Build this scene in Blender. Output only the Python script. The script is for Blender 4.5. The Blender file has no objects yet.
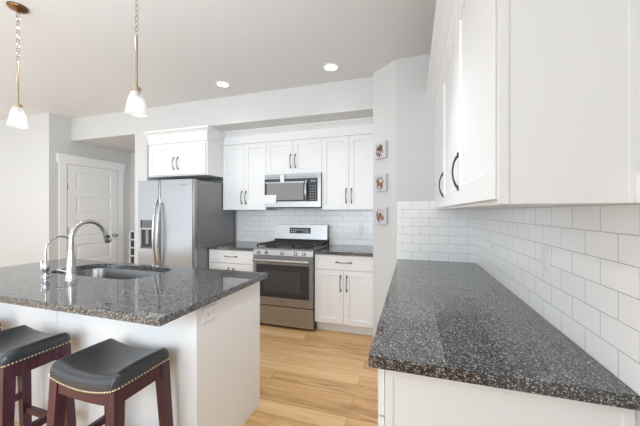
import bpy, bmesh, math, random
from mathutils import Vector, Matrix
random.seed(7)
PI = math.pi
SC = bpy.context.scene
COL = SC.collection

# ------------------------------------------------------------------ camera
CAM_Z = 1.3536
cd = bpy.data.cameras.new('camera'); cam = bpy.data.objects.new('camera', cd); COL.objects.link(cam)
cam.location = (0, 0, CAM_Z)
cam.rotation_euler = (PI/2, 0, 0.3077)
cd.sensor_width = 36; cd.sensor_fit = 'HORIZONTAL'
cd.lens = 290.29/640*36
cd.shift_y = -1.5/640
cd.clip_start = 0.05
SC.camera = cam

# ------------------------------------------------------------------ world, daylight, exposure
w = bpy.data.worlds.new('world'); SC.world = w; w.use_nodes = True
bg = w.node_tree.nodes['Background']
bg.inputs[0].default_value = (0.89, 0.95, 1.0, 1); bg.inputs[1].default_value = 1.75
SC.view_settings.view_transform = 'Standard'
SC.view_settings.look = 'None'
SC.view_settings.gamma = 1
SC.view_settings.use_curve_mapping = False
SC.view_settings.exposure = -0.33

def area(name, loc, rot, sx, sy, power, color=(1, 1, 1)):
    l = bpy.data.lights.new(name, 'AREA'); l.shape = 'RECTANGLE'; l.size = sx; l.size_y = sy
    l.energy = power; l.color = color
    o = bpy.data.objects.new(name, l); COL.objects.link(o)
    o.location = loc; o.rotation_euler = rot
    return o
DAY = (0.83, 0.925, 1.0)
# daylight through the windows behind the camera and on the living-room side
area('window_light_rear', (-1.65, -2.3, 1.45), (PI/2, 0, 0), 1.8, 2.0, 64, DAY)
area('window_light_rear', (-6.5, -3.2, 1.3), (PI/2, 0, 0), 2.2, 2.3, 36, DAY)
area('window_light_side', (-7.9, 0.0, 1.4), (PI/2, 0, -PI/2), 5.0, 2.4, 8, DAY)
# added fill: unseen soft lights brightening the ceiling and the left side
area('added_fill', (-2.6, -1.2, 0.9), (PI, 0, 0), 3.0, 2.0, 34, DAY)
fl = area('added_fill', (-0.75, -0.35, 1.5), (0, 0, 0), 1.0, 1.0, 55, DAY)
fl.rotation_euler = Vector((-0.80, 0.30, 0.42)).to_track_quat('-Z', 'Y').to_euler()
area('added_fill', (-4.6, 0.6, 0.7), (PI, 0, 0), 2.4, 2.4, 24, DAY)

# added fill: unseen downward spot brightening the walkway floor and low fronts
for x_, y_ in ((-0.42, 1.45),):
    l_ = bpy.data.lights.new('aisle_fill', 'SPOT'); l_.energy = 80; l_.spot_size = math.radians(92); l_.spot_blend = 0.7; l_.shadow_soft_size = 0.07; l_.color = (0.90, 0.96, 1.0)
    o_ = bpy.data.objects.new('aisle_fill', l_); COL.objects.link(o_); o_.location = (x_, y_, 2.74)
for x_, y_ in ((-2.2, 1.35), (-2.2, -0.4), (-3.9, 1.2), (-4.1, 0.2)):
    o_ = area('recessed_or_fill_lamp', (x_, y_, 2.745), (0, 0, 0), 0.12, 0.12, 8, (0.95, 0.97, 1.0))  # more added fill over island and living side, no fixtures
# ------------------------------------------------------------------ materials
def newmat(name):
    m = bpy.data.materials.new(name); m.use_nodes = True
    nt = m.node_tree; b = nt.nodes['Principled BSDF']
    return m, nt, b, nt.nodes, nt.links

def paint(name, col, rough=0.5, bump=0.02, scale=180, metal=0, spec=0.5):
    m, nt, b, N, L = newmat(name)
    tc = N.new('ShaderNodeTexCoord'); no = N.new('ShaderNodeTexNoise'); no.inputs['Scale'].default_value = scale
    L.new(tc.outputs['Object'], no.inputs['Vector'])
    mx = N.new('ShaderNodeMix'); mx.data_type = 'RGBA'
    mx.inputs[6].default_value = (*[c*0.985 for c in col], 1); mx.inputs[7].default_value = (*[min(1, c*1.01) for c in col], 1)
    L.new(no.outputs['Fac'], mx.inputs[0]); L.new(mx.outputs[2], b.inputs['Base Color'])
    bp = N.new('ShaderNodeBump'); bp.inputs['Strength'].default_value = bump; bp.inputs['Distance'].default_value = 0.002
    L.new(no.outputs['Fac'], bp.inputs['Height']); L.new(bp.outputs['Normal'], b.inputs['Normal'])
    b.inputs['Roughness'].default_value = rough; b.inputs['Metallic'].default_value = metal
    b.inputs['Specular IOR Level'].default_value = spec
    return m

def tile(name, horiz, z0, phase):
    m, nt, b, N, L = newmat(name)
    g = N.new('ShaderNodeNewGeometry'); s = N.new('ShaderNodeSeparateXYZ'); L.new(g.outputs['Position'], s.inputs[0])
    a = N.new('ShaderNodeMath'); a.operation = 'ADD'; a.inputs[1].default_value = phase; L.new(s.outputs[horiz], a.inputs[0])
    z = N.new('ShaderNodeMath'); z.operation = 'SUBTRACT'; z.inputs[1].default_value = z0; L.new(s.outputs['Z'], z.inputs[0])
    c = N.new('ShaderNodeCombineXYZ'); L.new(a.outputs[0], c.inputs[0]); L.new(z.outputs[0], c.inputs[1])
    br = N.new('ShaderNodeTexBrick'); L.new(c.outputs[0], br.inputs['Vector'])
    br.offset = 0.5; br.squash = 1
    br.inputs['Scale'].default_value = 1; br.inputs['Brick Width'].default_value = 0.1535; br.inputs['Row Height'].default_value = 0.0763
    br.inputs['Mortar Size'].default_value = 0.0015; br.inputs['Mortar Smooth'].default_value = 0.3; br.inputs['Bias'].default_value = 0
    br.inputs['Color1'].default_value = (0.92, 0.92, 0.92, 1); br.inputs['Color2'].default_value = (0.94, 0.94, 0.94, 1)
    br.inputs['Mortar'].default_value = (0.50, 0.50, 0.49, 1)
    L.new(br.outputs['Color'], b.inputs['Base Color'])
    bp = N.new('ShaderNodeBump'); bp.invert = True; bp.inputs['Strength'].default_value = 0.4; bp.inputs['Distance'].default_value = 0.002
    L.new(br.outputs['Fac'], bp.inputs['Height']); L.new(bp.outputs['Normal'], b.inputs['Normal'])
    b.inputs['Roughness'].default_value = 0.16
    return m

def granite(name, base, light, rough=0.025):
    m, nt, b, N, L = newmat(name)
    tc = N.new('ShaderNodeTexCoord')
    v = N.new('ShaderNodeTexVoronoi'); v.inputs['Scale'].default_value = 300; v.inputs['Randomness'].default_value = 1
    n = N.new('ShaderNodeTexNoise'); n.inputs['Scale'].default_value = 170; n.inputs['Detail'].default_value = 4; n.inputs['Roughness'].default_value = 0.7
    L.new(tc.outputs['Object'], v.inputs['Vector']); L.new(tc.outputs['Object'], n.inputs['Vector'])
    sp = N.new('ShaderNodeSeparateColor'); L.new(v.outputs['Color'], sp.inputs[0])
    ad = N.new('ShaderNodeMath'); ad.operation = 'MULTIPLY_ADD'; ad.inputs[1].default_value = 0.5
    L.new(sp.outputs[0], ad.inputs[0]); 
    h = N.new('ShaderNodeMath'); h.operation = 'MULTIPLY'; h.inputs[1].default_value = 0.5; L.new(n.outputs['Fac'], h.inputs[0]); L.new(h.outputs[0], ad.inputs[2])
    r = N.new('ShaderNodeValToRGB'); L.new(ad.outputs[0], r.inputs[0])
    e = r.color_ramp.elements
    e[0].position = 0.34; e[0].color = (base*0.35, base*0.35, base*0.37, 1)
    e[1].position = 0.80; e[1].color = (light, light, light*0.99, 1)
    k = e.new(0.46); k.color = (base, base, base*1.03, 1)
    k = e.new(0.60); k.color = (base*3.6, base*3.6, base*3.6, 1)
    L.new(r.outputs[0], b.inputs['Base Color'])
    b.inputs['Roughness'].default_value = rough
    b.inputs['IOR'].default_value = 1.85
    return m

def steel(name, col=0.62, rough=0.28, axis='X', strength=0.06, aniso=0):
    m, nt, b, N, L = newmat(name)
    tc = N.new('ShaderNodeTexCoord'); mp = N.new('ShaderNodeMapping'); L.new(tc.outputs['Object'], mp.inputs[0])
    mp.inputs['Scale'].default_value = {'X': (2, 300, 300), 'Z': (300, 300, 2)}[axis]
    n = N.new('ShaderNodeTexNoise'); n.inputs['Scale'].default_value = 2; n.inputs['Detail'].default_value = 3; L.new(mp.outputs[0], n.inputs['Vector'])
    mr = N.new('ShaderNodeMapRange'); mr.inputs[3].default_value = rough-strength; mr.inputs[4].default_value = rough+strength
    L.new(n.outputs['Fac'], mr.inputs[0]); L.new(mr.outputs[0], b.inputs['Roughness'])
    b.inputs['Base Color'].default_value = (col, col, col*1.01, 1); b.inputs['Metallic'].default_value = 0.82 if aniso else 1
    if aniso:
        tg = N.new('ShaderNodeTangent'); tg.direction_type = 'RADIAL'; tg.axis = 'Z'; L.new(tg.outputs[0], b.inputs['Tangent'])
        b.inputs['Anisotropic'].default_value = aniso
    return m

def planks(name):
    m, nt, b, N, L = newmat(name)
    tc = N.new('ShaderNodeTexCoord')
    br = N.new('ShaderNodeTexBrick'); L.new(tc.outputs['Object'], br.inputs['Vector'])
    br.offset = 0.37; br.offset_frequency = 2
    br.inputs['Scale'].default_value = 1; br.inputs['Brick Width'].default_value = 1.1; br.inputs['Row Height'].default_value = 0.125
    br.inputs['Mortar Size'].default_value = 0.0012; br.inputs['Mortar Smooth'].default_value = 0.2; br.inputs['Bias'].default_value = 0
    br.inputs['Color1'].default_value = (0.0, 0.0, 0.0, 1); br.inputs['Color2'].default_value = (1, 1, 1, 1); br.inputs['Mortar'].default_value = (0.1, 0.1, 0.1, 1)
    mp = N.new('ShaderNodeMapping'); mp.inputs['Scale'].default_value = (1.3, 13, 1); L.new(tc.outputs['Object'], mp.inputs[0])
    off = N.new('ShaderNodeVectorMath'); off.operation = 'MULTIPLY_ADD'; off.inputs[1].default_value = (9, 5, 3)
    L.new(br.outputs['Color'], off.inputs[0]); L.new(mp.outputs[0], off.inputs[2])
    n = N.new('ShaderNodeTexNoise'); n.inputs['Scale'].default_value = 2.0; n.inputs['Detail'].default_value = 7; n.inputs['Roughness'].default_value = 0.62; n.inputs['Distortion'].default_value = 0.8
    L.new(off.outputs[0], n.inputs['Vector'])
    a = N.new('ShaderNodeMath'); a.operation = 'MULTIPLY_ADD'; a.inputs[1].default_value = 0.30
    s = N.new('ShaderNodeSeparateColor'); L.new(br.outputs['Color'], s.inputs[0]); L.new(s.outputs[0], a.inputs[0])
    h = N.new('ShaderNodeMath'); h.operation = 'MULTIPLY'; h.inputs[1].default_value = 0.9; L.new(n.outputs['Fac'], h.inputs[0]); L.new(h.outputs[0], a.inputs[2])
    r = N.new('ShaderNodeValToRGB'); L.new(a.outputs[0], r.inputs[0]); e = r.color_ramp.elements
    e[0].position = 0.25; e[0].color = (0.36, 0.185, 0.070, 1)
    e[1].position = 0.85; e[1].color = (0.82, 0.56, 0.29, 1)
    k = e.new(0.55); k.color = (0.68, 0.41, 0.18, 1)
    mx = N.new('ShaderNodeMix'); mx.data_type = 'RGBA'; L.new(br.outputs['Fac'], mx.inputs[0]); L.new(r.outputs[0], mx.inputs[6]); mx.inputs[7].default_value = (0.2, 0.11, 0.05, 1)
    L.new(mx.outputs[2], b.inputs['Base Color'])
    b.inputs['Roughness'].default_value = 0.32
    bp = N.new('ShaderNodeBump'); bp.inputs['Strength'].default_value = 0.12; bp.inputs['Distance'].default_value = 0.002
    L.new(n.outputs['Fac'], bp.inputs['Height']); L.new(bp.outputs['Normal'], b.inputs['Normal'])
    return m

def emit(name, col, strength):
    m, nt, b, N, L = newmat(name)
    b.inputs['Base Color'].default_value = (0.9, 0.9, 0.9, 1)
    b.inputs['Emission Color'].default_value = (*col, 1); b.inputs['Emission Strength'].default_value = strength
    return m

def stained(name):
    m, nt, b, N, L = newmat(name)
    tc = N.new('ShaderNodeTexCoord'); mp = N.new('ShaderNodeMapping'); mp.inputs['Scale'].default_value = (30, 30, 4); L.new(tc.outputs['Object'], mp.inputs[0])
    n = N.new('ShaderNodeTexNoise'); n.inputs['Scale'].default_value = 2; n.inputs['Detail'].default_value = 5; L.new(mp.outputs[0], n.inputs['Vector'])
    r = N.new('ShaderNodeValToRGB'); L.new(n.outputs['Fac'], r.inputs[0]); e = r.color_ramp.elements
    e[0].position = 0.3; e[0].color = (0.042, 0.012, 0.020, 1); e[1].position = 0.75; e[1].color = (0.092, 0.027, 0.043, 1)
    L.new(r.outputs[0], b.inputs['Base Color']); b.inputs['Roughness'].default_value = 0.3
    return m

def leather(name):
    m, nt, b, N, L = newmat(name)
    tc = N.new('ShaderNodeTexCoord'); v = N.new('ShaderNodeTexVoronoi'); v.inputs['Scale'].default_value = 350; v.feature = 'DISTANCE_TO_EDGE'
    L.new(tc.outputs['Object'], v.inputs['Vector'])
    n = N.new('ShaderNodeTexNoise'); n.inputs['Scale'].default_value = 14; n.inputs['Detail'].default_value = 3; L.new(tc.outputs['Object'], n.inputs['Vector'])
    r = N.new('ShaderNodeValToRGB'); L.new(n.outputs['Fac'], r.inputs[0]); e = r.color_ramp.elements
    e[0].color = (0.022, 0.023, 0.026, 1); e[1].color = (0.05, 0.052, 0.055, 1)
    L.new(r.outputs[0], b.inputs['Base Color'])
    bp = N.new('ShaderNodeBump'); bp.inputs['Strength'].default_value = 0.15; bp.inputs['Distance'].default_value = 0.001
    L.new(v.outputs[0], bp.inputs['Height']); L.new(bp.outputs['Normal'], b.inputs['Normal'])
    b.inputs['Roughness'].default_value = 0.30
    return m

def canvas_print(name, seed):
    # pale ground with a loose bunch of brown and rust petals
    m, nt, b, N, L = newmat(name)
    tc = N.new('ShaderNodeTexCoord'); mp = N.new('ShaderNodeMapping'); mp.inputs['Location'].default_value = (seed*3.1, seed*1.7, seed); L.new(tc.outputs['Generated'], mp.inputs[0])
    v = N.new('ShaderNodeTexVoronoi'); v.inputs['Scale'].default_value = 6.5; L.new(mp.outputs[0], v.inputs['Vector'])
    n = N.new('ShaderNodeTexNoise'); n.inputs['Scale'].default_value = 9; L.new(mp.outputs[0], n.inputs['Vector'])
    d = N.new('ShaderNodeVectorMath'); d.operation = 'DISTANCE'; d.inputs[1].default_value = (0.5, 0.5, 0.48); L.new(tc.outputs['Generated'], d.inputs[0])
    s = N.new('ShaderNodeMath'); s.operation = 'MULTIPLY_ADD'; s.inputs[1].default_value = -0.55; L.new(n.outputs['Fac'], s.inputs[0]); L.new(d.outputs['Value'], s.inputs[2])
    st = N.new('ShaderNodeMath'); st.operation = 'LESS_THAN'; st.inputs[1].default_value = 0.12; L.new(s.outputs[0], st.inputs[0])
    r = N.new('ShaderNodeValToRGB'); r.color_ramp.interpolation = 'CONSTANT'; sc = N.new('ShaderNodeSeparateColor'); L.new(v.outputs['Color'], sc.inputs[0]); L.new(sc.outputs[0], r.inputs[0])
    e = r.color_ramp.elements; e[0].position = 0; e[0].color = (0.24, 0.11, 0.08, 1); e[1].position = 0.3; e[1].color = (0.10, 0.10, 0.07, 1)
    for p, c in ((0.5, (0.34, 0.20, 0.14, 1)), (0.68, (0.62, 0.58, 0.58, 1)), (0.85, (0.16, 0.06, 0.06, 1))):
        k = e.new(p); k.color = c
    mx = N.new('ShaderNodeMix'); mx.data_type = 'RGBA'; L.new(st.outputs[0], mx.inputs[0]); mx.inputs[6].default_value = (0.62, 0.60, 0.65, 1); L.new(r.outputs[0], mx.inputs[7])
    L.new(mx.outputs[2], b.inputs['Base Color']); b.inputs['Roughness'].default_value = 0.7
    return m

M = {}
M['wall'] = paint('wall_paint', (0.66, 0.66, 0.655), 0.6, 0.05, 220)
M['ceiling'] = paint('ceiling_paint', (0.74, 0.74, 0.74), 0.8, 0.12, 120)
M['white'] = paint('cabinet_white', (0.87, 0.87, 0.875), 0.38, 0.01, 90)
M['trim'] = paint('trim_white', (0.90, 0.90, 0.90), 0.4, 0.01, 90)
M['door'] = paint('door_white', (0.90, 0.90, 0.90), 0.42, 0.01, 90)
M['plate'] = paint('plate_white', (0.86, 0.86, 0.86), 0.3, 0.0, 90)
M['floor'] = planks('oak_planks')
M['tile_back'] = tile('tile_back', 'X', 0.914, 0.083)
M['tile_right'] = tile('tile_right', 'Y', 0.914, 0.032)
M['tile_range'] = tile('tile_range', 'X', 0.914, 0.02)
M['granite'] = granite('granite', 0.024, 0.52)
M['steel'] = steel('brushed_steel', 0.40, 0.30, 'X', aniso=0.75)
M['steel_v'] = steel('brushed_steel_vertical', 0.55, 0.26, 'Z')
M['nickel'] = steel('brushed_nickel', 0.56, 0.24, 'Z')
M['sinksteel'] = steel('sink_steel', 0.22, 0.28, 'X')
M['darkside'] = paint('appliance_side', (0.27, 0.27, 0.275), 0.4, 0.03, 300, 0.3)
M['black'] = paint('black_plastic', (0.015, 0.015, 0.016), 0.35, 0.0)
M['iron'] = paint('cast_iron', (0.035, 0.035, 0.036), 0.5, 0.1, 300)
M['glass'] = paint('dark_glass', (0.045, 0.045, 0.047), 0.06, 0.0)
M['pane'] = paint('oven_pane', (0.07, 0.07, 0.072), 0.10, 0.0)
M['mwpane'] = paint('mesh_pane', (0.26, 0.26, 0.26), 0.12, 0.0)
M['pull'] = paint('dark_pewter', (0.045, 0.044, 0.043), 0.32, 0.0, 60, 0.4)
M['bronze'] = paint('antique_bronze', (0.20, 0.105, 0.05), 0.3, 0.0, 60, 0.9)
M['brass'] = paint('satin_brass', (0.44, 0.35, 0.26), 0.3, 0.0, 60, 0.9)
M['nail'] = paint('nail_brass', (0.80, 0.68, 0.45), 0.28, 0.0, 60, 0.9)
M['mahogany'] = stained('mahogany')
M['leather'] = leather('black_leather')
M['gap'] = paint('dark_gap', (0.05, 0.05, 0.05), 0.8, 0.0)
M['grey'] = paint('grey_mark', (0.25, 0.25, 0.26), 0.4, 0.0)
M['grille'] = paint('dark_grey_plastic', (0.13, 0.13, 0.135), 0.4, 0.0)
M['lamp'] = emit('lamp_glow', (1, 0.96, 0.9), 6)
M['bulb'] = emit('bulb_glow', (1, 0.93, 0.80), 5)
def frosted():
    m, nt, b, N, L = newmat('frosted_glass')
    tc = N.new('ShaderNodeTexCoord'); n = N.new('ShaderNodeTexNoise'); n.inputs['Scale'].default_value = 40; L.new(tc.outputs['Object'], n.inputs['Vector'])
    mr = N.new('ShaderNodeMapRange'); mr.inputs[3].default_value = 0.45; mr.inputs[4].default_value = 0.6; L.new(n.outputs['Fac'], mr.inputs[0]); L.new(mr.outputs[0], b.inputs['Roughness'])
    b.inputs['Base Color'].default_value = (0.95, 0.94, 0.92, 1); b.inputs['Transmission Weight'].default_value = 0.75; b.inputs['IOR'].default_value = 1.2
    return m
M['frosted'] = frosted()

# ------------------------------------------------------------------ helpers
ORG = {}
def obj(name, bm, mat, parent=None, smooth=False, bevel=0, seg=2, kind=None, label=None):
    if bevel:
        bmesh.ops.bevel(bm, geom=[e for e in bm.edges if e.is_manifold and e.calc_face_angle(0) > 0.5], offset=bevel, segments=seg, profile=0.5, affect='EDGES', clamp_overlap=True)
    bmesh.ops.recalc_face_normals(bm, faces=bm.faces[:])
    off = ORG.get(parent.name, Vector((0, 0, 0))) if parent else None
    if off is not None:
        bmesh.ops.translate(bm, verts=bm.verts[:], vec=-off)
    me = bpy.data.meshes.new(name); bm.to_mesh(me); bm.free()
    me.materials.append(mat)
    for p in me.polygons: p.use_smooth = smooth
    if smooth:
        try: me.set_sharp_from_angle(angle=math.radians(40))
        except Exception: pass
    o = bpy.data.objects.new(name, me); COL.objects.link(o)
    if parent:
        o.parent = parent; ORG[o.name] = off
    if kind: o['kind'] = kind
    if label: o['label'] = label
    return o

def thing(name, label, cat, loc, group=None):
    o = bpy.data.objects.new(name, None); COL.objects.link(o); o.empty_display_size = 0.1
    o.location = loc; ORG[o.name] = Vector(loc)
    o['label'] = label; o['category'] = cat
    if group: o['group'] = group
    return o
def tag(o, label, cat, group=None):
    o['label'] = label; o['category'] = cat
    if group: o['group'] = group
    return o

def B(): return bmesh.new()
def box(bm, x0, x1, y0, y1, z0, z1, mat=None):
    P = [(x0,y0,z0),(x1,y0,z0),(x1,y1,z0),(x0,y1,z0),(x0,y0,z1),(x1,y0,z1),(x1,y1,z1),(x0,y1,z1)]
    vs = [bm.verts.new(mat @ Vector(p) if mat else p) for p in P]
    for f in ((0,1,5,4),(1,2,6,5),(2,3,7,6),(3,0,4,7),(4,5,6,7),(3,2,1,0)): bm.faces.new([vs[i] for i in f])
    return bm
def bx(*a, **k): return box(B(), *a, **k)
def prism(bm, poly, z0, z1, mat=None):
    a = [bm.verts.new(mat @ Vector((x,y,z0)) if mat else (x,y,z0)) for x,y in poly]; b = [bm.verts.new(mat @ Vector((x,y,z1)) if mat else (x,y,z1)) for x,y in poly]
    n = len(poly)
    for i in range(n): bm.faces.new((a[i], a[(i+1)%n], b[(i+1)%n], b[i]))
    bm.faces.new(a[::-1]); bm.faces.new(b)
    return bm
def tube(bm, pts, rad, n=10, cap=True):
    pts = [Vector(p) for p in pts]; k = len(pts)
    rad = rad if isinstance(rad, (list, tuple)) else [rad]*k
    T = []
    for i in range(k):
        t = pts[min(i+1, k-1)]-pts[max(i-1, 0)]; T.append(t.normalized())
    up = Vector((0,0,1)) if abs(T[0].z) < 0.9 else Vector((1,0,0))
    nrm = T[0].cross(up).normalized(); rings = []
    for i in range(k):
        nrm = (nrm - T[i]*nrm.dot(T[i])).normalized(); bn = T[i].cross(nrm)
        rings.append([bm.verts.new(pts[i] + (nrm*math.cos(2*PI*j/n) + bn*math.sin(2*PI*j/n))*rad[i]) for j in range(n)])
    for i in range(k-1):
        for j in range(n): bm.faces.new((rings[i][j], rings[i][(j+1)%n], rings[i+1][(j+1)%n], rings[i+1][j]))
    if cap: bm.faces.new(rings[0][::-1]); bm.faces.new(rings[-1])
    return bm
def lathe(bm, prof, n=24, mat=None, close=True):
    rings = []
    for r, z in prof:
        ring = []
        for j in range(n):
            p = Vector((max(r, 1e-5)*math.cos(2*PI*j/n), max(r, 1e-5)*math.sin(2*PI*j/n), z))
            ring.append(bm.verts.new(mat @ p if mat else p))
        rings.append(ring)
    for i in range(len(rings)-1):
        for j in range(n): bm.faces.new((rings[i][j], rings[i][(j+1)%n], rings[i+1][(j+1)%n], rings[i+1][j]))
    if close: bm.faces.new(rings[0][::-1]); bm.faces.new(rings[-1])
    return bm
def TR(x, y, z, rz=0): return Matrix.Translation((x, y, z)) @ Matrix.Rotation(rz, 4, 'Z')

def shaker(Mx, w, h, t=0.02, rail=0.058, rec=0.009, bm=None):
    bm = bm or B()
    def q(a, y): return [bm.verts.new(Mx @ Vector(p)) for p in ((a, y, a), (w-a, y, a), (w-a, y, h-a), (a, y, h-a))]
    e = 0.0015
    L = [q(0, t), q(0, e), q(e, 0), q(rail, 0), q(rail+0.006, rec)]
    bm.faces.new(L[0])
    for A, C in zip(L, L[1:]):
        for i in range(4): bm.faces.new((A[i], A[(i+1)%4], C[(i+1)%4], C[i]))
    bm.faces.new(L[-1][::-1])
    return bm
def slab_front(Mx, w, h, t=0.02):
    return box(B(), 0, w, 0, t, 0, h, Mx)
def pull(Mx, L=0.14, vertical=True, proj=0.032, n=14):
    bm = B(); pts = []; rad = []
    for i in range(n+1):
        s = i/n; a = -L/2 + L*s
        y = -proj*math.sin(PI*s)**0.6 + 0.001
        pts.append(Mx @ Vector((0, y, a) if vertical else (a, y, 0)))
        d = abs(s-0.5)*2
        rad.append(0.0037 + 0.0032*d**3)
    tube(bm, pts, rad, 8)
    for sgn in (-1, 1):
        a = sgn*L/2
        if vertical: box(bm, -0.007, 0.007, -0.006, 0, a-0.011, a+0.011, Mx)
        else: box(bm, a-0.011, a+0.011, -0.006, 0, -0.007, 0.007, Mx)
    return bm

def outlet(name, Mx, label, cat='outlet', parent=None, horizontal=False, group=None):
    """duplex outlet, local front towards -y, centred"""
    W, H = (0.114, 0.070) if horizontal else (0.070, 0.114)
    bmp = box(B(), -W/2, W/2, -0.006, 0.0, -H/2, H/2, Mx)
    if parent is None:
        t = thing(name, label, cat, Mx.translation, group)
        obj('plate', bmp, M['plate'], t, bevel=0.002)
    else:
        t = obj(name, bmp, M['plate'], parent, bevel=0.002)
    for s in (-1, 1):
        c = (s*0.021, 0) if horizontal else (0, s*0.021)
        hw, hh = (0.0145, 0.017) if horizontal else (0.017, 0.0145)
        r = obj('receptacle', box(B(), c[0]-hw, c[0]+hw, -0.0075, -0.005, c[1]-hh, c[1]+hh, Mx), M['plate'], t, bevel=0.002) if parent is None else None
        bm = B()
        if parent is None: pp = t
        if horizontal:
            box(bm, c[0]-0.003, c[0]+0.006, -0.0079, -0.006, 0.005, 0.0066, Mx); box(bm, c[0]-0.003, c[0]+0.006, -0.0079, -0.006, -0.0066, -0.005, Mx)
        else:
            box(bm, -0.0066, -0.005, -0.0079, -0.006, c[1]-0.003, c[1]+0.006, Mx); box(bm, 0.005, 0.0066, -0.0079, -0.006, c[1]-0.003, c[1]+0.006, Mx)
        obj('slots', bm, M['grey'], r if r else t)
    return t

# ------------------------------------------------------------------ the setting
CH = 2.76
XR, YB = 0.5226, 2.768
XL = XR-0.65
YW = 3.74
def S(name, bm, mat, **k): return obj(name, bm, mat, kind='structure', **k)
S('floor', bx(-8.2, 0.7, -3.4, 4.2, -0.06, 0), M['floor'])
S('ceiling', bx(-8.2, 0.7, -3.4, 4.2, CH, CH+0.08), M['ceiling'])
S('wall_right', bx(XR, XR+0.12, -3.4, YB, 0, CH), M['wall'])
S('rear_light_blocker', bx(-0.75, XR, -1.35, -1.23, 0, CH), M['wall'])  # added unseen blocker, keeps rear light off the upper cabinet's end panel
S('wall_corner', prism(B(), [(-0.143, YB), (XR+0.12, YB), (XR+0.12, 3.9), (-0.379, 3.9), (-0.379, 2.974)], 0, CH), M['wall'], bevel=0.006)
S('wall_range', bx(-3.44, -0.379, YW, YW+0.12, 0, 2.425), M['wall'])
S('wall_alcove', bx(-3.655, -3.44, 3.05, 4.02, 0, 2.425), M['wall'], bevel=0.006)
S('wall_soffit', bx(-4.93, -0.379, 3.05, 4.14, 2.425, CH), M['wall'], bevel=0.005)
S('wall_left', bx(-5.05, -4.93, 2.89, 4.14, 0, CH), M['wall'])
S('wall_living', bx(-8.2, -4.93, 2.77, 2.89, 0, CH), M['wall'], bevel=0.005)
S('wall_hall', bx(-4.93, -3.655, 4.02, 4.14, 0, 2.425), M['wall'])
# tiled backsplashes
S('wall_right_tile', bx(XR-0.006, XR, 0.885, YB, 0.914, 1.373), M['tile_right'])
S('wall_back_tile', bx(-0.135, XR-0.006, YB-0.006, YB, 0.914, 1.448), M['tile_back'])
S('wall_range_tile', bx(-2.474, -0.379, YW-0.006, YW, 0.914, 1.5), M['tile_range'])
# baseboard on the angled corner wall
def crown_prof(bm, x0, x1, yf, z0, zt=2.425, out=0.075, ret=None, mitre0=False, mitre1=False, yb=None, yb0=None, big=False):
    """frieze board and flared crown along x, front towards -y; mitred returns towards +y"""
    h = zt-z0
    if big: prof = [(0.0, z0), (-0.006, z0+0.001), (-0.008, z0+0.030), (-0.004, z0+0.034)] + [(-0.004-(out-0.012)*(1-math.cos(PI/2*i/8)), z0+0.036+(h-0.066)*math.sin(PI/2*i/8)) for i in range(9)] + [(-out, zt-0.028), (-out, zt)]
    else: prof = [(0.0, z0), (0.0, z0+0.108), (-0.006, z0+0.110), (-0.012, z0+0.118), (-0.040, z0+0.140), (-out+0.008, z0+0.152), (-out, z0+0.156), (-out, zt)]
    rows = []
    for d, z in prof:
        a = x0 + (d if mitre0 else 0); b = x1 - (d if mitre1 else 0)
        row = []
        if mitre0: row.append(bm.verts.new((a, yb0, z)))
        row.append(bm.verts.new((a, yf+d, z))); row.append(bm.verts.new((b, yf+d, z)))
        if mitre1: row.append(bm.verts.new((b, yb, z)))
        rows.append(row)
    # back side: close with a vertical back row
    back = []
    for z in (z0, zt):
        row = []
        if mitre0: row.append(bm.verts.new((x0+0.02, yb0, z)))
        row.append(bm.verts.new((x0+(0.02 if mitre0 else 0), yf+0.02, z))); row.append(bm.verts.new((x1-(0.02 if mitre1 else 0), yf+0.02, z)))
        if mitre1: row.append(bm.verts.new((x1-0.02, yb, z)))
        back.append(row)
    loop = rows + [back[1], back[0]]
    n = len(loop)
    for i in range(n):
        A, C = loop[i], loop[(i+1) % n]
        for j in range(len(A)-1): bm.faces.new((A[j], A[j+1], C[j+1], C[j]))
    bm.faces.new([r[0] for r in loop]); bm.faces.new([r[-1] for r in loop][::-1])
    return bm
S('trim_1', crown_prof(B(), -2.472, -0.381, 3.392, 2.258), M['white'])

# ---- interior door in the left wall
XD = -4.93
def door_leaf():
    bm = B(); w, h = 0.775, 2.055
    Mx = TR(XD+0.012, 2.995, 0.008, PI/2)     # local x -> +y, local y(depth) -> -x, front towards +x
    rails = [0.11, 0.10, 0.10, 0.10, 0.10, 0.20]; st = 0.115
    ph = (h - sum(rails))/5
    def V(x, y, z): return bm.verts.new(Mx @ Vector((x, y, z)))
    zs = [0, rails[5]]
    for k in range(5):
        zs.append(zs[-1]+ph)
        zs.append(zs[-1] + (rails[4-k] if k < 4 else rails[0]))
    zs[-1] = h
    xs = [0, st, w-st, w]
    G = [[V(x, 0, z) for x in xs] for z in zs]
    for i in range(len(zs)-1):
        for j in range(3):
            if j == 1 and i % 2 == 1:
                x0, x1, z0, z1 = xs[1], xs[2], zs[i], zs[i+1]
                ring = [G[i][1], G[i][2], G[i+1][2], G[i+1][1]]
                for ins, y in ((0.014, 0.009), (0.030, 0.009), (0.050, 0.003)):
                    nr = [V(x0+ins, y, z0+ins), V(x1-ins, y, z0+ins), V(x1-ins, y, z1-ins), V(x0+ins, y, z1-ins)]
                    for q in range(4): bm.faces.new((ring[q], ring[(q+1) % 4], nr[(q+1) % 4], nr[q]))
                    ring = nr
                bm.faces.new(ring)
            else:
                bm.faces.new((G[i][j], G[i][j+1], G[i+1][j+1], G[i+1][j]))
    return bm
dr = S('door_1', door_leaf(), M['door'])
bm = B()
box(bm, XD, XD+0.018, 2.890, 2.985, 0, 2.068); box(bm, XD, XD+0.018, 3.780, 3.875, 0, 2.068)
box(bm, XD, XD+0.024, 2.866, 3.899, 2.068, 2.185); box(bm, XD, XD+0.034, 2.852, 3.913, 2.185, 2.205)
S('trim_2', bm, M['trim'], bevel=0.003)
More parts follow.
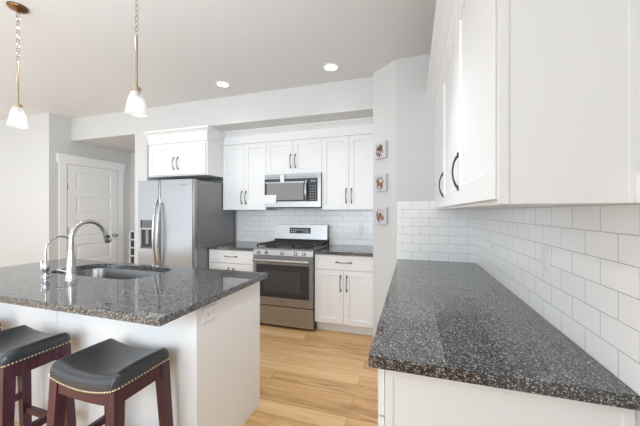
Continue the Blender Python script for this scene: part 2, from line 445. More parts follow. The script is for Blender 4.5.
Mk = Matrix.Translation((XD+0.012, 3.700, 0.945)) @ Matrix.Rotation(PI/2, 4, 'Y')
obj('door_knob', lathe(B(), [(0.032, 0), (0.032, 0.008), (0.012, 0.012), (0.011, 0.03), (0.026, 0.038), (0.030, 0.052), (0.024, 0.064), (0.004, 0.068)], 20, Mk), M['nickel'], dr, smooth=True, label='nickel door knob')
for z in (0.35, 1.02, 1.69):
    obj('hinge', bx(XD+0.010, XD+0.020, 2.984, 2.998, z, z+0.09), M['nickel'], dr)

# ------------------------------------------------------------------ cabinets on the range wall
def cab_doors(t, xs, yf, z0, z1, handles, hz, L=0.15):
    """doors between the given x pairs; handles: list of x; front towards -y"""
    for (a, b), hx in zip(xs, handles):
        d = obj('door', shaker(TR(a+0.0015, yf, z0+0.0015), b-a-0.003, z1-z0-0.003), M['white'], t)
        obj('handle', pull(TR(hx, yf, hz), L), M['pull'], d, smooth=True, label='dark pewter arched pull')
XA, XB, XC, XE = -2.474, -1.817, -1.055, -0.381
YU = 3.392
def upper(name, label, x0, x1, z0, z1, hz, L):
    t = thing(name, label, 'cabinet', ((x0+x1)/2, YW-0.006, z0))
    obj('carcass', bx(x0, x1, YU+0.021, YW-0.007, z0, z1+0.002), M['white'], t)
    m = (x0+x1)/2
    cab_doors(t, [(x0, m), (m, x1)], YU, z0, z1, (m-0.032, m+0.032), hz, L)
    return t
upper('upper_cabinet', 'white two-door upper cabinet between refrigerator and microwave', XA, XB, 1.374, 2.256, 1.54, 0.16)
upper('upper_cabinet', 'short white two-door upper cabinet directly above the microwave', XB, XC, 1.828, 2.256, 1.99, 0.16)
upper('upper_cabinet', 'white two-door upper cabinet right of microwave beside angled wall', XC, XE, 1.374, 2.256, 1.54, 0.16)

# deep cabinet over the refrigerator
t = thing('refrigerator_cabinet', 'deep white two-door cabinet with crown above the steel refrigerator', 'cabinet', (-2.95, 3.4, 1.822))
obj('carcass', bx(-3.438, -2.475, 3.079, YW-0.002, 1.822, 2.257), M['white'], t)
cab_doors(t, [(-3.418, -2.956), (-2.956, -2.494)], 3.058, 1.835, 2.235, (-2.99, -2.922), 1.985, 0.15)
obj('crown', crown_prof(B(), -3.438, -2.474, 3.066, 2.258, zt=2.424, out=0.07, mitre1=True, yb=3.385, big=True), M['white'], t)

def base(label, x0, x1, ndr):
    t = thing('base_cabinet', label, 'cabinet', ((x0+x1)/2, 3.4, 0))
    yf = 3.103
    obj('carcass', bx(x0, x1, yf+0.021, YW-0.001, 0.105, 0.878), M['white'], t)
    obj('toe_kick', bx(x0, x1, yf+0.085, yf+0.11, 0, 0.105), M['white'], t)
    d = obj('drawer', shaker(TR(x0+0.002, yf, 0.712), x1-x0-0.004, 0.160, rail=0.04, rec=0.006), M['white'], t)
    obj('handle', pull(TR((x0+x1)/2, yf, 0.795), 0.16, vertical=False), M['pull'], d, smooth=True, label='dark pewter arched pull')
    m = (x0+x1)/2
    cab_doors(t, [(x0, m), (m, x1)], yf, 0.115, 0.706, (m-0.035, m+0.035), 0.565, 0.16)
base('white base cabinet with one drawer between refrigerator and range', XA, -1.820, 1)
base('white base cabinet with drawer and two doors right of the range', -1.050, XE, 1)
def counter(bm, x0, x1, y0, y1): return box(bm, x0, x1, y0, y1, 0.880, 0.914)
tag(obj('countertop', counter(B(), XA-0.012, -1.819, 3.075, YW-0.007), M['granite'], bevel=0.003), 'short dark granite countertop left of the range', 'countertop')
tag(obj('countertop', counter(B(), -1.051, XE, 3.075, YW-0.007), M['granite'], bevel=0.003), 'short dark granite countertop right of the range', 'countertop')

# ------------------------------------------------------------------ refrigerator
FY, FX0, FX1, FH = 2.84, -3.368, -2.486, 1.745
t = thing('refrigerator', 'stainless steel side-by-side refrigerator with ice dispenser in the alcove', 'refrigerator', ((FX0+FX1)/2, 3.2, 0))
obj('body', bx(FX0+0.004, FX1, FY+0.078, 3.66, 0.02, FH-0.012), M['darkside'], t, bevel=0.006, label='dark grey refrigerator body')
obj('base_grille', bx(FX0+0.02, FX1-0.02, FY+0.03, FY+0.078, 0.012, 0.10), M['black'], t)
xs = -3.0
def fdoor(x0, x1):
    bm = box(B(), x0, x1, FY, FY+0.07, 0.11, FH)
    bmesh.ops.bevel(bm, geom=[e for e in bm.edges if abs((e.verts[0].co-e.verts[1].co).z) > 0.5 and e.verts[0].co.y < FY+0.01], offset=0.018, segments=5, affect='EDGES')
    return obj('door', bm, M['steel'], t, smooth=True)
d1 = fdoor(FX0, xs-0.003)
d2 = fdoor(xs+0.003, FX1)
for d, hx in ((d1, xs-0.034), (d2, xs+0.034)):
    bm = B(); pts = []
    for i in range(17):
        s = i/16; z = 0.66+(1.485-0.66)*s
        pts.append((hx, FY-0.008-0.055*math.sin(PI*s)**0.7, z))
    tube(bm, pts, [0.012+0.004*math.sin(PI*i/16) for i in range(17)], 12)
    for z in (0.66, 1.485): box(bm, hx-0.012, hx+0.012, FY-0.02, FY, z-0.02, z+0.02)
    obj('handle', bm, M['nickel'], d, smooth=True, label='bowed steel bar handle')
# dispenser on the freezer door
bm = B(); dx0, dx1, dz0, dz1 = -3.300, -3.085, 0.885, 1.245
box(bm, dx0, dx1, FY-0.006, FY-0.001, dz0, dz0+0.02); box(bm, dx0, dx1, FY-0.006, FY-0.001, dz1-0.10, dz1)
box(bm, dx0, dx0+0.018, FY-0.006, FY-0.001, dz0, dz1); box(bm, dx1-0.018, dx1, FY-0.006, FY-0.001, dz0, dz1)
dp = obj('dispenser', bm, M['grille'], d1, label='dark grey ice and water dispenser')
# its recess, spout and lever
obj('dispenser_recess', bx(dx0+0.018, dx1-0.018, FY-0.0025, FY-0.001, dz0+0.02, dz1-0.10), M['gap'], d1)
obj('dispenser_shelf', bx(dx0+0.012, dx1-0.012, FY-0.022, FY-0.004, dz1-0.118, dz1-0.098), M['steel'], d1)
obj('dispenser_lever', bx(-3.21, -3.165, FY-0.012, FY-0.002, dz0+0.06, dz1-0.12), M['grey'], d1)
obj('badge', bx(-2.665, -2.590, FY-0.002, FY, 1.672, 1.684), M['grey'], d2)

# ------------------------------------------------------------------ range
RX0, RX1 = -1.814, -1.056
RF = 3.062
rc = (RX0+RX1)/2
t = thing('range', 'stainless steel gas range with black grates between the base cabinets', 'stove', (rc, 3.4, 0))
obj('body', bx(RX0, RX1, RF+0.045, 3.728, 0.02, 0.895), M['black'], t)
bm = prism(B(), [(RF-0.004, 0.842), (RF+0.045, 0.842), (RF+0.045, 0.902), (RF+0.014, 0.902)], RX0, RX1, Matrix(((0,0,1,0),(1,0,0,0),(0,1,0,0),(0,0,0,1))))
obj('control_panel', bm, M['steel'], t, bevel=0.002)
for kx in (-0.30, -0.20, 0.0, 0.17, 0.27):
    Mk = Matrix.Translation((rc+kx, RF+0.004, 0.870)) @ Matrix.Rotation(math.radians(75), 4, 'X')
    k = obj('knob', lathe(B(), [(0.022, 0), (0.022, 0.006), (0.019, 0.008), (0.018, 0.026), (0.015, 0.030), (0.002, 0.031)], 18, Mk), M['nickel'], t, smooth=True)
    obj('pointer', box(B(), -0.004, 0.004, -0.017, 0.017, 0.028, 0.036, Mk), M['black'], k)
d = obj('oven_door', bx(RX0+0.003, RX1-0.003, RF, RF+0.043, 0.262, 0.836), M['steel'], t, bevel=0.004)
obj('window', bx(RX0+0.045, RX1-0.045, RF-0.002, RF, 0.355, 0.735), M['glass'], d, label='black oven window')
obj('window_pane', bx(RX0+0.15, RX1-0.15, RF-0.003, RF-0.0021, 0.42, 0.66), M['pane'], d)
obj('badge', bx(rc-0.03, rc+0.03, RF-0.0015, RF, 0.300, 0.312), M['grey'], d)
bm = B(); tube(bm, [(RX0+0.03, RF-0.045, 0.785), (RX1-0.03, RF-0.045, 0.785)], 0.019, 14)
for hx in (RX0+0.05, RX1-0.05): box(bm, hx-0.012, hx+0.012, RF-0.045, RF, 0.775, 0.795)
obj('handle', bm, M['steel'], d, smooth=True)
obj('drawer', bx(RX0+0.003, RX1-0.003, RF, RF+0.043, 0.035, 0.252), M['steel'], t, bevel=0.004)
obj('cooktop', bx(RX0, RX1, RF+0.020, 3.66, 0.895, 0.922), M['steel'], t, bevel=0.004)
for bxx, by in ((-0.25, 3.23), (0.25, 3.23), (-0.25, 3.52), (0.25, 3.52), (0, 3.375)):
    obj('burner', lathe(B(), [(0.05, 0.921), (0.05, 0.932), (0.032, 0.934), (0.032, 0.944), (0.004, 0.946)], 20, Matrix.Translation((rc+bxx, by, 0))), M['iron'], t, smooth=True)
for k in range(3):
    a = RX0+0.02+k*0.2405; b = a+0.237
    bm = B(); y0, y1 = 3.115, 3.615; z0, z1 = 0.948, 0.962
    for (p, q, r, s) in ((a, b, y0, y0+0.014), (a, b, y1-0.014, y1), (a, a+0.014, y0, y1), (b-0.014, b, y0, y1), (a, b, 3.368, 3.382), (a, b, 3.24, 3.252), (a, b, 3.50, 3.512), ((a+b)/2-0.006, (a+b)/2+0.006, y0, y1)):
        box(bm, p, q, r, s, z0, z1)
    for p in (a, b-0.014):
        for r in (y0, y1-0.014): box(bm, p, p+0.014, r, r+0.014, 0.921, z0)
    obj('grate', bm, M['iron'], t)
bg_ = obj('backguard', prism(B(), [(3.622, 0.985), (3.728, 0.922), (3.728, 1.176), (3.640, 1.176)], RX0, RX1, Matrix(((0,0,1,0),(1,0,0,0),(0,1,0,0),(0,0,0,1)))), M['steel'], t, bevel=0.004)
obj('backguard_base', bx(RX0, RX1, 3.640, 3.7275, 0.922, 0.986), M['black'], t)
Mg = Matrix.Translation((rc, 3.6315, 1.098)) @ Matrix.Rotation(math.radians(-5.5), 4, 'X')
ds = obj('display', box(B(), -0.15, 0.15, -0.002, 0.004, -0.038, 0.038, Mg), M['black'], bg_)
bm = B()
for r in range(2):
    for k in range(9):
        if 3 <= k <= 5 and r == 0: continue
        box(bm, -0.132+k*0.03, -0.118+k*0.03, -0.003, -0.0015, -0.022+r*0.026, -0.012+r*0.026, Mg)
obj('buttons', bm, M['plate'], ds)

# ------------------------------------------------------------------ microwave
MY = 3.352; mz0, mz1 = 1.398, 1.824
t = thing('microwave', 'stainless over-the-range microwave with black control strip', 'microwave', (rc, 3.5, mz0))
obj('body', bx(RX0+0.002, RX1-0.002, MY+0.03, YW-0.008, mz0, mz1), M['black'], t)
W = RX1-RX0; Hm = mz1-mz0
obj('frame', bx(RX0, RX1, MY, MY+0.03, mz0+0.012, mz1), M['steel'], t, bevel=0.004)
d = obj('door', bx(RX0+0.004, RX0+0.80*W, MY-0.010, MY, mz0+0.19*Hm, mz1-0.14*Hm), M['glass'], t, bevel=0.002)
obj('window', bx(RX0+0.05*W, RX0+0.71*W, MY-0.012, MY-0.010, mz0+0.235*Hm, mz1-0.27*Hm), M['mwpane'], d)
obj('door_trim', bx(RX0+0.02*W, RX0+0.725*W, MY-0.0125, MY-0.0102, mz1-0.265*Hm, mz1-0.225*Hm), M['steel'], d)
cp = obj('control_panel', bx(RX0+0.805*W, RX0+0.945*W, MY-0.010, MY, mz0+0.19*Hm, mz1-0.14*Hm), M['black'], t, bevel=0.002)
for r in range(6):
    for c in range(3):
        cx = RX0+(0.835+0.04*c)*W; cz = mz0+(0.25+0.075*r)*Hm
        obj('button', bx(cx-0.008, cx+0.008, MY-0.0112, MY-0.009, cz-0.008, cz+0.004), M['grey'], cp)
obj('display', bx(RX0+0.83*W, RX0+0.92*W, MY-0.0112, MY-0.009, mz0+0.74*Hm, mz0+0.80*Hm), M['mwpane'], cp)
hx = RX0+0.765*W; bm = B(); pts = []
for i in range(13):
    s = i/12; pts.append((hx, MY-0.012-0.042*math.sin(PI*s)**0.6, mz0+Hm*(0.20+0.61*s)))
tube(bm, pts, 0.0125, 12); 
obj('handle', bm, M['steel_v'], d, smooth=True)
bm = B()
for k in range(4): box(bm, RX0+0.03, RX1-0.03, MY-0.001, MY+0.001, mz1-0.030-0.007*k, mz1-0.027-0.007*k)
obj('vent_slots', bm, M['grey'], t)
obj('energy_label', bx(RX0+0.004, RX0+0.225*W, MY-0.0135, MY-0.0125, mz0+0.13*Hm, mz0+0.39*Hm), M['plate'], d, label='white paper label on the lower left of the door')
obj('hang_tag', bx(RX0+0.30*W, RX0+0.37*W, MY-0.014, MY-0.011, mz1-0.24*Hm, mz1-0.02*Hm), M['plate'], t, label='white paper tag over the top edge')

# ------------------------------------------------------------------ right-hand counter run
XF = 0.193
def MR(y, z, x): return TR(x, y, z, -PI/2)     # local x -> -y, depth -> +x, front towards -x
t = thing('upper_cabinet', 'large white upper cabinet with crown on the right wall, side panel facing out', 'cabinet', (0.36, 1.8, 1.372))
obj('carcass', bx(XF+0.0215, XR-0.001, 0.84, YB-0.001, 1.372, 2.424), M['white'], t)
for (ya, yb_) in ((0.813, 1.452), (1.456, 2.105)):
    d = obj('door', shaker(MR(yb_, 1.384, XF), yb_-ya, 2.256-1.384, rail=0.075), M['white'], t)
    obj('handle', pull(MR(yb_-0.055, 1.528, XF), 0.145, proj=0.025), M['pull'], d, smooth=True, label='dark pewter arched pull')
obj('filler_panel', bx(XF, XF+0.021, 2.109, YB-0.001, 1.384, 2.256), M['white'], t)
x0, x1, yf = XF+0.004, XR-0.001, 0.796     # end panel with applied edge stiles
ep = obj('end_panel', bx(x0, x1, yf-0.006, yf+0.004, 1.372, 2.424), M['white'], t)
obj('stile', bx(x0, x0+0.020, yf-0.0085, yf-0.006, 1.372, 2.424), M['white'], ep, bevel=0.001)
obj('stile', bx(0.441, x1, yf-0.0085, yf-0.006, 1.372, 2.424), M['white'], ep, bevel=0.001)
def crown_side():
    b2 = crown_prof(B(), 0, 1, 0, 0)
    b2.free()
    bm = B(); prof = [(0.0, 2.258), (0.0, 2.366), (-0.006, 2.368), (-0.012, 2.376), (-0.040, 2.398), (-0.068, 2.410), (-0.075, 2.414), (-0.075, 2.428)]
    prof += [(0.02, 2.428), (0.02, 2.258)]
    a = [bm.verts.new((XF+d_, 0.79, z)) for d_, z in prof]; b = [bm.verts.new((XF+d_, YB-0.001, z)) for d_, z in prof]
    n = len(prof)
    for i in range(n): bm.faces.new((a[i], a[(i+1)%n], b[(i+1)%n], b[i]))
    bm.faces.new(a[::-1]); bm.faces.new(b)
    return bm
obj('crown', crown_side(), M['white'], t)
obj('filler_block', bx(0.450, XR-0.001, 0.735, 0.787, 1.372, 1.437), M['white'], t, bevel=0.002)

# base cabinet
XBF = XL+0.024
t = thing('base_cabinet', 'white base cabinet with plain end panel under right-hand granite counter', 'cabinet', (0.2, 1.8, 0))
obj('carcass', bx(XBF+0.0225, XR-0.001, 0.925, YB-0.001, 0.105, 0.879), M['white'], t)
obj('toe_kick', bx(XBF+0.09, XBF+0.115, 0.93, YB-0.001, 0, 0.105), M['white'], t)
obj('end_panel', shaker(TR(XBF+0.024, 0.910, 0.0), XR-0.001-XBF-0.024, 0.879, t=0.014, rail=0.022, rec=0.003), M['white'], t)
ys = [0.930, 1.528, 2.144, 2.760]
for ya, yb_ in zip(ys, ys[1:]):
    d = obj('drawer', shaker(MR(yb_-0.002, 0.712, XBF), yb_-ya-0.004, 0.155, rail=0.045), M['white'], t)
    obj('handle', pull(MR((ya+yb_)/2, 0.79, XBF), 0.15, vertical=False), M['pull'], d, smooth=True)
    d = obj('door', shaker(MR(yb_-0.002, 0.115, XBF), yb_-ya-0.004, 0.59), M['white'], t)
    obj('handle', pull(MR(yb_-0.05, 0.58, XBF), 0.15), M['pull'], d, smooth=True)
tag(obj('countertop', box(B(), XL, XR-0.007, 0.889, YB-0.007, 0.879, 0.914), M['granite'], bevel=0.004), 'long polished dark granite countertop along the right tiled wall', 'countertop')

# ------------------------------------------------------------------ island
IX0, IX1, IY0, IY1 = -3.10, -0.9915, 0.939, 1.875
t = thing('kitchen_island', 'white panelled kitchen island base under the granite sink counter', 'island', (-2.05, 1.5, 0))
bx0, bx1, by0, by1 = -3.06, -1.022, 1.190, 1.818
obj('carcass', bx(bx0+0.02, bx1-0.02, by0+0.02, by1-0.001, 0.0, 0.60), M['white'], t)
obj('side_panel', bx(bx1-0.02, bx1, by0, by1, 0, 0.878), M['white'], t, bevel=0.0015)
obj('side_panel', bx(bx0, bx0+0.02, by0, by1, 0, 0.878), M['white'], t, bevel=0.0015)
obj('front_panel', bx(-2.044, bx1-0.0205, by0+0.001, by0+0.02, 0, 0.878), M['white'], t, bevel=0.0015)
obj('front_panel', bx(bx0+0.0205, -2.048, by0+0.001, by0+0.02, 0, 0.878), M['white'], t, bevel=0.0015)
obj('rear_panel', bx(bx0+0.0205, bx1-0.0205, by1-0.02, by1, 0.60, 0.878), M['white'], t)
outlet('outlet_plate', TR(bx1, 1.290, 0.818, PI/2), None, parent=t, horizontal=True)

SX0, SX1, SY0, SY1 = -2.56, -1.70, 1.395, 1.790
def rrect(x0, x1, y0, y1, r, n=8):
    out = []
    for cx, cy, a0 in ((x1-r, y1-r, 0), (x0+r, y1-r, PI/2), (x0+r, y0+r, PI), (x1-r, y0+r, 1.5*PI)):
        for i in range(n+1):
            a = a0 + PI/2*i/n; out.append((cx+r*math.cos(a), cy+r*math.sin(a)))
    return out
def slab_with_hole(bm, X0, X1, Y0, Y1, z0, z1, hole, e=0.004):
    cx = sum(p[0] for p in hole)/len(hole); cy = sum(p[1] for p in hole)/len(hole)
    def outer(ins):
        res = []
        for x, y in hole:
            dx, dy = x-cx, y-cy
            s = min([(X1-ins-cx)/dx if dx > 1e-9 else 1e9, (X0+ins-cx)/dx if dx < -1e-9 else 1e9, (Y1-ins-cy)/dy if dy > 1e-9 else 1e9, (Y0+ins-cy)/dy if dy < -1e-9 else 1e9])
            res.append([cx+dx*s, cy+dy*s])
        for X in (X0+ins, X1-ins):
            for Y in (Y0+ins, Y1-ins):
                k = min(range(len(res)), key=lambda i: (res[i][0]-X)**2+(res[i][1]-Y)**2); res[k] = [X, Y]
        return res
    rings = [[(x, y, z0) for x, y in hole], [(x, y, z1) for x, y in hole], [(x, y, z1) for x, y in outer(e)],
             [(x, y, z1-e) for x, y in outer(0)], [(x, y, z0) for x, y in outer(0)]]
    R = [[bm.verts.new(p) for p in r] for r in rings]; n = len(hole)
    for i in range(5):
        A, C = R[i], R[(i+1) % 5]
        for j in range(n): bm.faces.new((A[j], A[(j+1)%n], C[(j+1)%n], C[j]))
    return bm
tag(obj('island_countertop', slab_with_hole(B(), IX0, IX1, IY0, IY1, 0.879, 0.914, rrect(SX0, SX1, SY0, SY1, 0.13)), M['granite']), 'large polished dark granite island countertop with sink cutout', 'countertop')

# sink
t = thing('sink', 'stainless steel undermount sink set into the island countertop', 'sink', (-2.13, 1.59, 0.67))
bm = B(); rings = []
for ins, z in ((-0.012, 0.8785), (-0.004, 0.8785), (0.0, 0.870), (0.006, 0.72), (0.02, 0.695), (0.05, 0.683), (0.12, 0.680)):
    rings.append([bm.verts.new((x, y, z)) for x, y in rrect(SX0+ins, SX1-ins, SY0+ins, SY1-ins, max(0.03, 0.13-ins))])
n = len(rings[0])
for A, C in zip(rings, rings[1:]):
    for j in range(n): bm.faces.new((A[j], A[(j+1)%n], C[(j+1)%n], C[j]))
bm.faces.new(rings[-1])
bs = obj('basin', bm, M['sinksteel'], t, smooth=True)
obj('drain', lathe(B(), [(0.055, 0.680), (0.055, 0.683), (0.042, 0.684), (0.038, 0.681), (0.003, 0.681)], 24, Matrix.Translation((-2.13, 1.62, 0))), M['nickel'], t, smooth=True)

# main faucet
FXc, FYc = -2.085, 1.292
t = thing('kitchen_faucet', 'tall brushed nickel pull-down faucet beside the island sink', 'faucet', (FXc, FYc, 0.914))
obj('base', lathe(B(), [(0.033, 0.9142), (0.033, 0.918), (0.030, 0.922), (0.0275, 0.96), (0.0235, 1.02), (0.017, 1.09), (0.0155, 1.11)], 24, Matrix.Translation((FXc, FYc, 0))), M['nickel'], t, smooth=True)
pts = [(FXc, FYc, 1.105), (FXc, FYc, 1.15)]
R_, zc = 0.106, 1.180
for i in range(15):
    a = PI - (PI*0.90)*i/14
    pts.append((FXc, FYc+R_+R_*math.cos(a), zc+R_*math.sin(a)*1.0))
obj('spout', tube(B(), pts, 0.0135, 14), M['nickel'], t, smooth=True)
p = Vector(pts[-1]); dv = (Vector(pts[-1])-Vector(pts[-2])).normalized()
hd = obj('spray_head', tube(B(), [p-dv*0.004, p+dv*0.012, p+dv*0.05, p+dv*0.082, p+dv*0.086], [0.0145, 0.0155, 0.0185, 0.0205, 0.018], 16), M['nickel'], t, smooth=True)
obj('spray_button', bx(FXc-0.006, FXc+0.022, p.y+0.002, p.y+0.026, p.z-0.046, p.z-0.028), M['black'], hd, bevel=0.003)
bm = tube(B(), [(FXc-0.02, FYc, 0.965), (FXc-0.05, FYc, 0.966), (FXc-0.058, FYc, 0.967)], [0.014, 0.014, 0.010], 12)
tube(bm, [(FXc-0.05, FYc, 0.966), (FXc-0.080, FYc-0.004, 0.970), (FXc-0.115, FYc-0.010, 0.976)], [0.008, 0.006, 0.006], 10)
obj('lever', bm, M['nickel'], t, smooth=True)

# filtered water tap
GX, GY = -2.345, 1.300
t = thing('water_tap', 'small thin gooseneck filter tap left of the main faucet', 'faucet', (GX, GY, 0.914))
obj('base', lathe(B(), [(0.027, 0.9142), (0.027, 0.920), (0.016, 0.926), (0.013, 0.945), (0.019, 0.958), (0.021, 0.985), (0.017, 1.005), (0.008, 1.018)], 20, Matrix.Translation((GX, GY, 0))), M['nickel'], t, smooth=True)
pts = [(GX, GY, 1.01), (GX, GY, 1.08)]
for i in range(13):
    a = PI - PI*0.95*i/12
    pts.append((GX, GY+0.085+0.085*math.cos(a), 1.095+0.085*math.sin(a)))
obj('spout', tube(B(), pts, 0.006, 10), M['nickel'], t, smooth=True)
bm = tube(B(), [(GX-0.015, GY, 0.975), (GX-0.042, GY, 0.978)], 0.007, 10); tube(bm, [(GX-0.040, GY, 0.965), (GX-0.042, GY, 1.022)], [0.008, 0.006], 10)
obj('lever', bm, M['nickel'], t, smooth=True)

# ------------------------------------------------------------------ outlets
outlet('outlet', TR(XR-0.006, 2.26, 1.161, -PI/2), 'white outlet on right tiled wall, the farther one near the corner')
outlet('outlet', TR(XR-0.006, 1.40, 1.165, -PI/2), 'white outlet on right tiled wall, the nearer one')
outlet('outlet', TR(-0.632, YW-0.006, 1.13, 0), 'white outlet on the tile right of the range')

# ------------------------------------------------------------------ three small canvases on the angled wall
A0 = Vector((-0.143, YB, 0)); B0 = Vector((-0.379, 2.974, 0)); u = (B0-A0).normalized()
nrm = Vector((u.y, -u.x, 0)); nrm = nrm if nrm.y < 0 else -nrm
ang = math.atan2(-u.y, -u.x)
for k, (s, z, lab) in enumerate(((0.186, 1.950, 'top of three small square floral canvases on the angled wall'),
                                 (0.182, 1.633, 'middle of three small square floral canvases on the angled wall'),
                                 (0.178, 1.313, 'bottom of three small square floral canvases on the angled wall'))):
    c = A0+u*s
    Mx = TR(c.x, c.y, z, ang)
    o = obj('canvas_print', box(B(), -0.080, 0.080, -0.030, -0.0005, -0.080, 0.080, Mx), canvas_print('canvas_print_%d' % k, k+1), bevel=0.002)
    tag(o, lab, 'picture', 'small floral canvases')

# ------------------------------------------------------------------ hallway cubby shelf
t = thing('cubby_shelf', 'white cubby shelf with dark openings in the hallway beside the refrigerator', 'shelf', (-4.45, 3.9, 0))
bm = B()
X0, X1 = -4.66, -4.06
for k in range(8): z = 0.02+k*0.14; box(bm, X0, X1, 3.78, 4.015, z, z+0.018)
for k in range(6): x = X0+k*(X1-X0-0.02)/5; box(bm, x, x+0.02, 3.78, 4.015, 0.0, 1.018)
obj('frame', bm, M['white'], t)
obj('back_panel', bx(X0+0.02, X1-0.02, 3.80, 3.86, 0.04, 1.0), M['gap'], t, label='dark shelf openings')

# ------------------------------------------------------------------ recessed ceiling lights
for (x, y, lab) in ((-1.990, 2.727, 'round recessed ceiling light on the left, above the refrigerator side'), (-0.753, 2.725, 'round recessed ceiling light on the right, near the angled wall')):
    t = thing('recessed_light', lab, 'ceiling light', (x, y, CH), 'recessed ceiling lights')
    obj('trim_ring', lathe(B(), [(0.078, CH-0.0005), (0.078, CH-0.006), (0.060, CH-0.008), (0.058, CH-0.0005)], 32, Matrix.Translation((x, y, 0)), close=False), M['trim'], t, smooth=True)
    obj('lens', lathe(B(), [(0.059, CH-0.001), (0.059, CH-0.004), (0.002, CH-0.005)], 32, Matrix.Translation((x, y, 0))), M['lamp'], t, smooth=True)
    l = bpy.data.lights.new('recessed_or_fill_lamp', 'SPOT'); l.energy = 13; l.spot_size = 2.0; l.spot_blend = 0.9; l.shadow_soft_size = 0.06; l.color = (0.97, 0.98, 1.0)
    lo = bpy.data.objects.new('recessed_or_fill_lamp', l); COL.objects.link(lo); lo.location = (0, 0, -0.02); lo.parent = t

# ------------------------------------------------------------------ pendants
def squircle(r, a, p):
    c, s = math.cos(a), math.sin(a)
    k = (abs(c)**p+abs(s)**p)**(-1.0/p)
    return r*k*c, r*k*s
def pendant(x, y, zb, label, seed):
    t = thing('pendant_light', label, 'pendant light', (x, y, CH), 'pendant lights over the island')
    T = Matrix.Translation((x, y, 0))
    obj('canopy', lathe(B(), [(0.056, CH-0.0005), (0.056, CH-0.008), (0.048, CH-0.018), (0.030, CH-0.026), (0.010, CH-0.032), (0.003, CH-0.04)], 28, T), M['bronze'], t, smooth=True)
    zt = zb+0.138; rod_top = zb+0.455
    # chain of links
    z = CH-0.034; k = 0; bm = B()
    while z > rod_top+0.005:
        a = k*PI/2+0.4; ux, uy = math.cos(a), math.sin(a); pts = []
        for i in range(13):
            q = 2*PI*i/12; w_ = 0.0085*math.sin(q); pts.append((x+ux*w_, y+uy*w_, z-0.018+0.018*math.cos(q)))
        tube(bm, pts, 0.0022, 6, cap=False); z -= 0.0305; k += 1
    obj('chain', bm, M['brass'], t, smooth=True)
    obj('rod', tube(B(), [(x, y, zt+0.01), (x, y, rod_top-0.006), (x, y, rod_top)], [0.0065, 0.0065, 0.004], 12), M['brass'], t, smooth=True)
    obj('socket_cap', lathe(B(), [(0.006, zt+0.022), (0.022, zt+0.016), (0.024, zt-0.002), (0.016, zt-0.01), (0.016, zt-0.045), (0.002, zt-0.046)], 20, T), M['brass'], t, smooth=True)
    # rounded-square bell glass shade
    bm = B(); prof = [(0.016, zt), (0.023, zt-0.006), (0.030, zt-0.025), (0.037, zt-0.055), (0.042, zt-0.090), (0.045, zt-0.115), (0.048, zb)]
    inner = [(r-0.0035, z) for r, z in prof[::-1]]
    rings = []
    for i, (r, z) in enumerate(prof+inner):
        j = i if i < len(prof) else len(prof)+len(inner)-1-i
        p = 2+2.2*min(1, j/4)
        rings.append([bm.verts.new((x+squircle(r, 2*PI*q/40+0.35, p)[0], y+squircle(r, 2*PI*q/40+0.35, p)[1], z)) for q in range(40)])
    n = len(rings)
    for i in range(n):
        A, C = rings[i], rings[(i+1) % n]
        for q in range(40): bm.faces.new((A[q], A[(q+1)%40], C[(q+1)%40], C[q]))
    obj('lamp_shade', bm, M['frosted'], t, smooth=True, label='frosted glass bell shade')
    obj('bulb', lathe(B(), [(0.003, zb+0.024), (0.018, zb+0.028), (0.025, zb+0.045), (0.025, zb+0.062), (0.016, zb+0.085), (0.012, zb+0.1)], 18, T), M['bulb'], t, smooth=True)
pendant(-2.584, 1.273, 1.936, 'left pendant light with frosted shade, bronze canopy visible on ceiling', 0)
pendant(-1.513, 1.273, 1.912, 'right pendant light with frosted shade, hanging from a chain cut by photo top', 1)

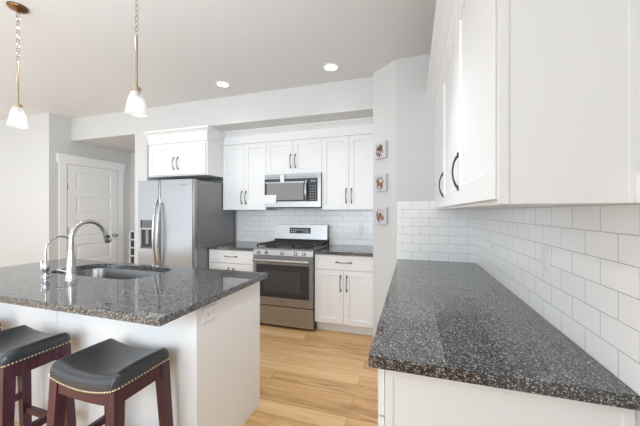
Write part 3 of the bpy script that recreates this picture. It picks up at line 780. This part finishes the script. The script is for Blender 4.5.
# ------------------------------------------------------------------ bar stools (local frame: seat width along x)
def stool(label):
    t = thing('bar_stool', label, 'stool', (0, 0, 0), 'saddle-seat stools at the island')
    a, b = 0.199, 0.146         # half width, half depth
    ZS = 0.628                  # underside of cushion at the seat centre
    sad = lambda x: 0.030*(x/a)**2
    nx, ny = 40, 32; rc_ = 0.03; r_ = 0.030; th = 0.044
    bm = B()
    def mapxy(x, y):
        X, Y = abs(x), abs(y)
        if X > a-rc_ and Y > b-rc_:
            dx, dy = X-(a-rc_), Y-(b-rc_); m = max(dx, dy); d = math.hypot(dx, dy)
            if d > 1e-9:
                f = m/d; X, Y = a-rc_+dx*f, b-rc_+dy*f
        return math.copysign(X, x), math.copysign(Y, y)
    def warp(t_): return math.sin(t_*PI/2)*0.5+t_*0.5
    G = []
    for i in range(nx+1):
        row = []
        for j in range(ny+1):
            x = a*warp(2*i/nx-1); y = b*warp(2*j/ny-1)
            dd = min(a-abs(x), b-abs(y))
            X, Y = mapxy(x, y)
            s = min(1, dd/r_)
            h = th*math.sqrt(max(0, 1-(1-s)**2)) + 0.006*(1-(y/b)**2)*(s)
            row.append(bm.verts.new((X, Y, ZS+sad(X)+h)))
        G.append(row)
    for i in range(nx):
        for j in range(ny): bm.faces.new((G[i][j], G[i+1][j], G[i+1][j+1], G[i][j+1]))
    # skirt down to the rail, then closed beneath
    loop = [G[i][0] for i in range(nx)] + [G[nx][j] for j in range(ny)] + [G[i][ny] for i in range(nx, 0, -1)] + [G[0][j] for j in range(ny, 0, -1)]
    low = [bm.verts.new((v.co.x*0.995, v.co.y*0.995, v.co.z-0.022)) for v in loop]; n = len(loop)
    for k in range(n): bm.faces.new((loop[k], loop[(k+1)%n], low[(k+1)%n], low[k]))
    cen = bm.verts.new((0, 0, ZS-0.020))
    for k in range(n): bm.faces.new((low[k], low[(k+1)%n], cen))
    st = obj('seat', bm, M['leather'], t, smooth=True, label='black leather saddle seat')
    # nail heads round the lower edge
    bm = B()
    per = []
    N = 30
    for k in range(N): per.append((-a+2*a*(k+0.5)/N, -b, 0)); per.append((-a+2*a*(k+0.5)/N, b, 0))
    N2 = 20
    for k in range(N2): per.append((-a, -b+2*b*(k+0.5)/N2, 1)); per.append((a, -b+2*b*(k+0.5)/N2, 1))
    for x, y, ax in per:
        X, Y = mapxy(x, y)
        T = Matrix.Translation((X*1.003, Y*1.003, ZS+sad(X)-0.013)) @ Matrix.Rotation(math.atan2(Y if ax == 0 else 0, X if ax == 1 else 0), 4, 'Z') @ Matrix.Rotation(PI/2, 4, 'Y')
        lathe(bm, [(0.0042, -0.001), (0.0037, 0.0016), (0.002, 0.0028), (0.0003, 0.0032)], 8, T)
    obj('nailhead_trim', bm, M['nail'], st, smooth=True, label='row of brass nail heads')
    # aprons, following the saddle
    ai, bi = a-0.012, b-0.012
    for sg in (-1, 1):
        bm = B(); top = []; n = 20
        rows = []
        for i in range(n+1):
            x = -ai+2*ai*i/n; zt_ = ZS+sad(x)-0.022; zb_ = ZS-0.066+0.012*(x/a)**2
            rows.append([bm.verts.new((x, sg*bi, zt_)), bm.verts.new((x, sg*bi, zb_)), bm.verts.new((x, sg*(bi-0.022), zb_)), bm.verts.new((x, sg*(bi-0.022), zt_))])
        for A, C in zip(rows, rows[1:]):
            for q in range(4): bm.faces.new((A[q], A[(q+1)%4], C[(q+1)%4], C[q]))
        bm.faces.new(rows[0]); bm.faces.new(rows[-1][::-1])
        obj('apron', bm, M['mahogany'], t)
    for sg in (-1, 1):
        x1_ = sg*ai; x0_ = sg*(ai-0.022)
        obj('apron', bx(min(x0_, x1_), max(x0_, x1_), -bi+0.022, bi-0.022, ZS-0.056, ZS+0.004), M['mahogany'], t)
    def legpt(sx, sy, z):
        f = 1-z/ZS
        return sx*(ai-0.020+0.030*f), sy*(bi-0.020+0.028*f)
    for sx in (-1, 1):
        for sy in (-1, 1):
            bm = B(); sec = []
            for z, hw in ((0, 0.0185), (ZS+0.012, 0.0235)):
                cx, cy = legpt(sx, sy, z)
                sec.append([bm.verts.new((cx+q[0]*hw, cy+q[1]*hw, z)) for q in ((-1,-1),(1,-1),(1,1),(-1,1))])
            for q in range(4): bm.faces.new((sec[0][q], sec[0][(q+1)%4], sec[1][(q+1)%4], sec[1][q]))
            bm.faces.new(sec[0][::-1]); bm.faces.new(sec[1])
            obj('leg', bm, M['mahogany'], t, bevel=0.0025)
    for zf, pair in ((0.20, 'x'), (0.29, 'y')):
        for sg in (-1, 1):
            bm = B()
            if pair == 'x':
                p0 = legpt(-1, sg, zf); p1 = legpt(1, sg, zf); box(bm, p0[0]+0.018, p1[0]-0.018, p0[1]-0.011, p0[1]+0.011, zf-0.017, zf+0.017)
            else:
                p0 = legpt(sg, -1, zf); p1 = legpt(sg, 1, zf); box(bm, p0[0]-0.011, p0[0]+0.011, p0[1]+0.018, p1[1]-0.018, zf-0.017, zf+0.017)
            obj('stretcher', bm, M['mahogany'], t, bevel=0.002)
    return t
def dup(r0, label):
    r = r0.copy(); COL.objects.link(r); r['label'] = label
    for ch in list(r0.children):
        c = ch.copy(); COL.objects.link(c); c.parent = r
        for g in ch.children:
            d_ = g.copy(); COL.objects.link(d_); d_.parent = c
    return r
s1 = stool('black leather bar stool with brass nails, fully in view, nearest the island corner')
s2 = dup(s1, 'black leather bar stool left of the front one, cut off by the photo edge')
s3 = dup(s1, 'black leather bar stool of which only a seat tip shows at the left photo edge')
s1.location = (-1.318, 0.988, 0)
s2.location = (-1.976, 0.966, 0)
s3.location = (-2.597, 0.968, 0)
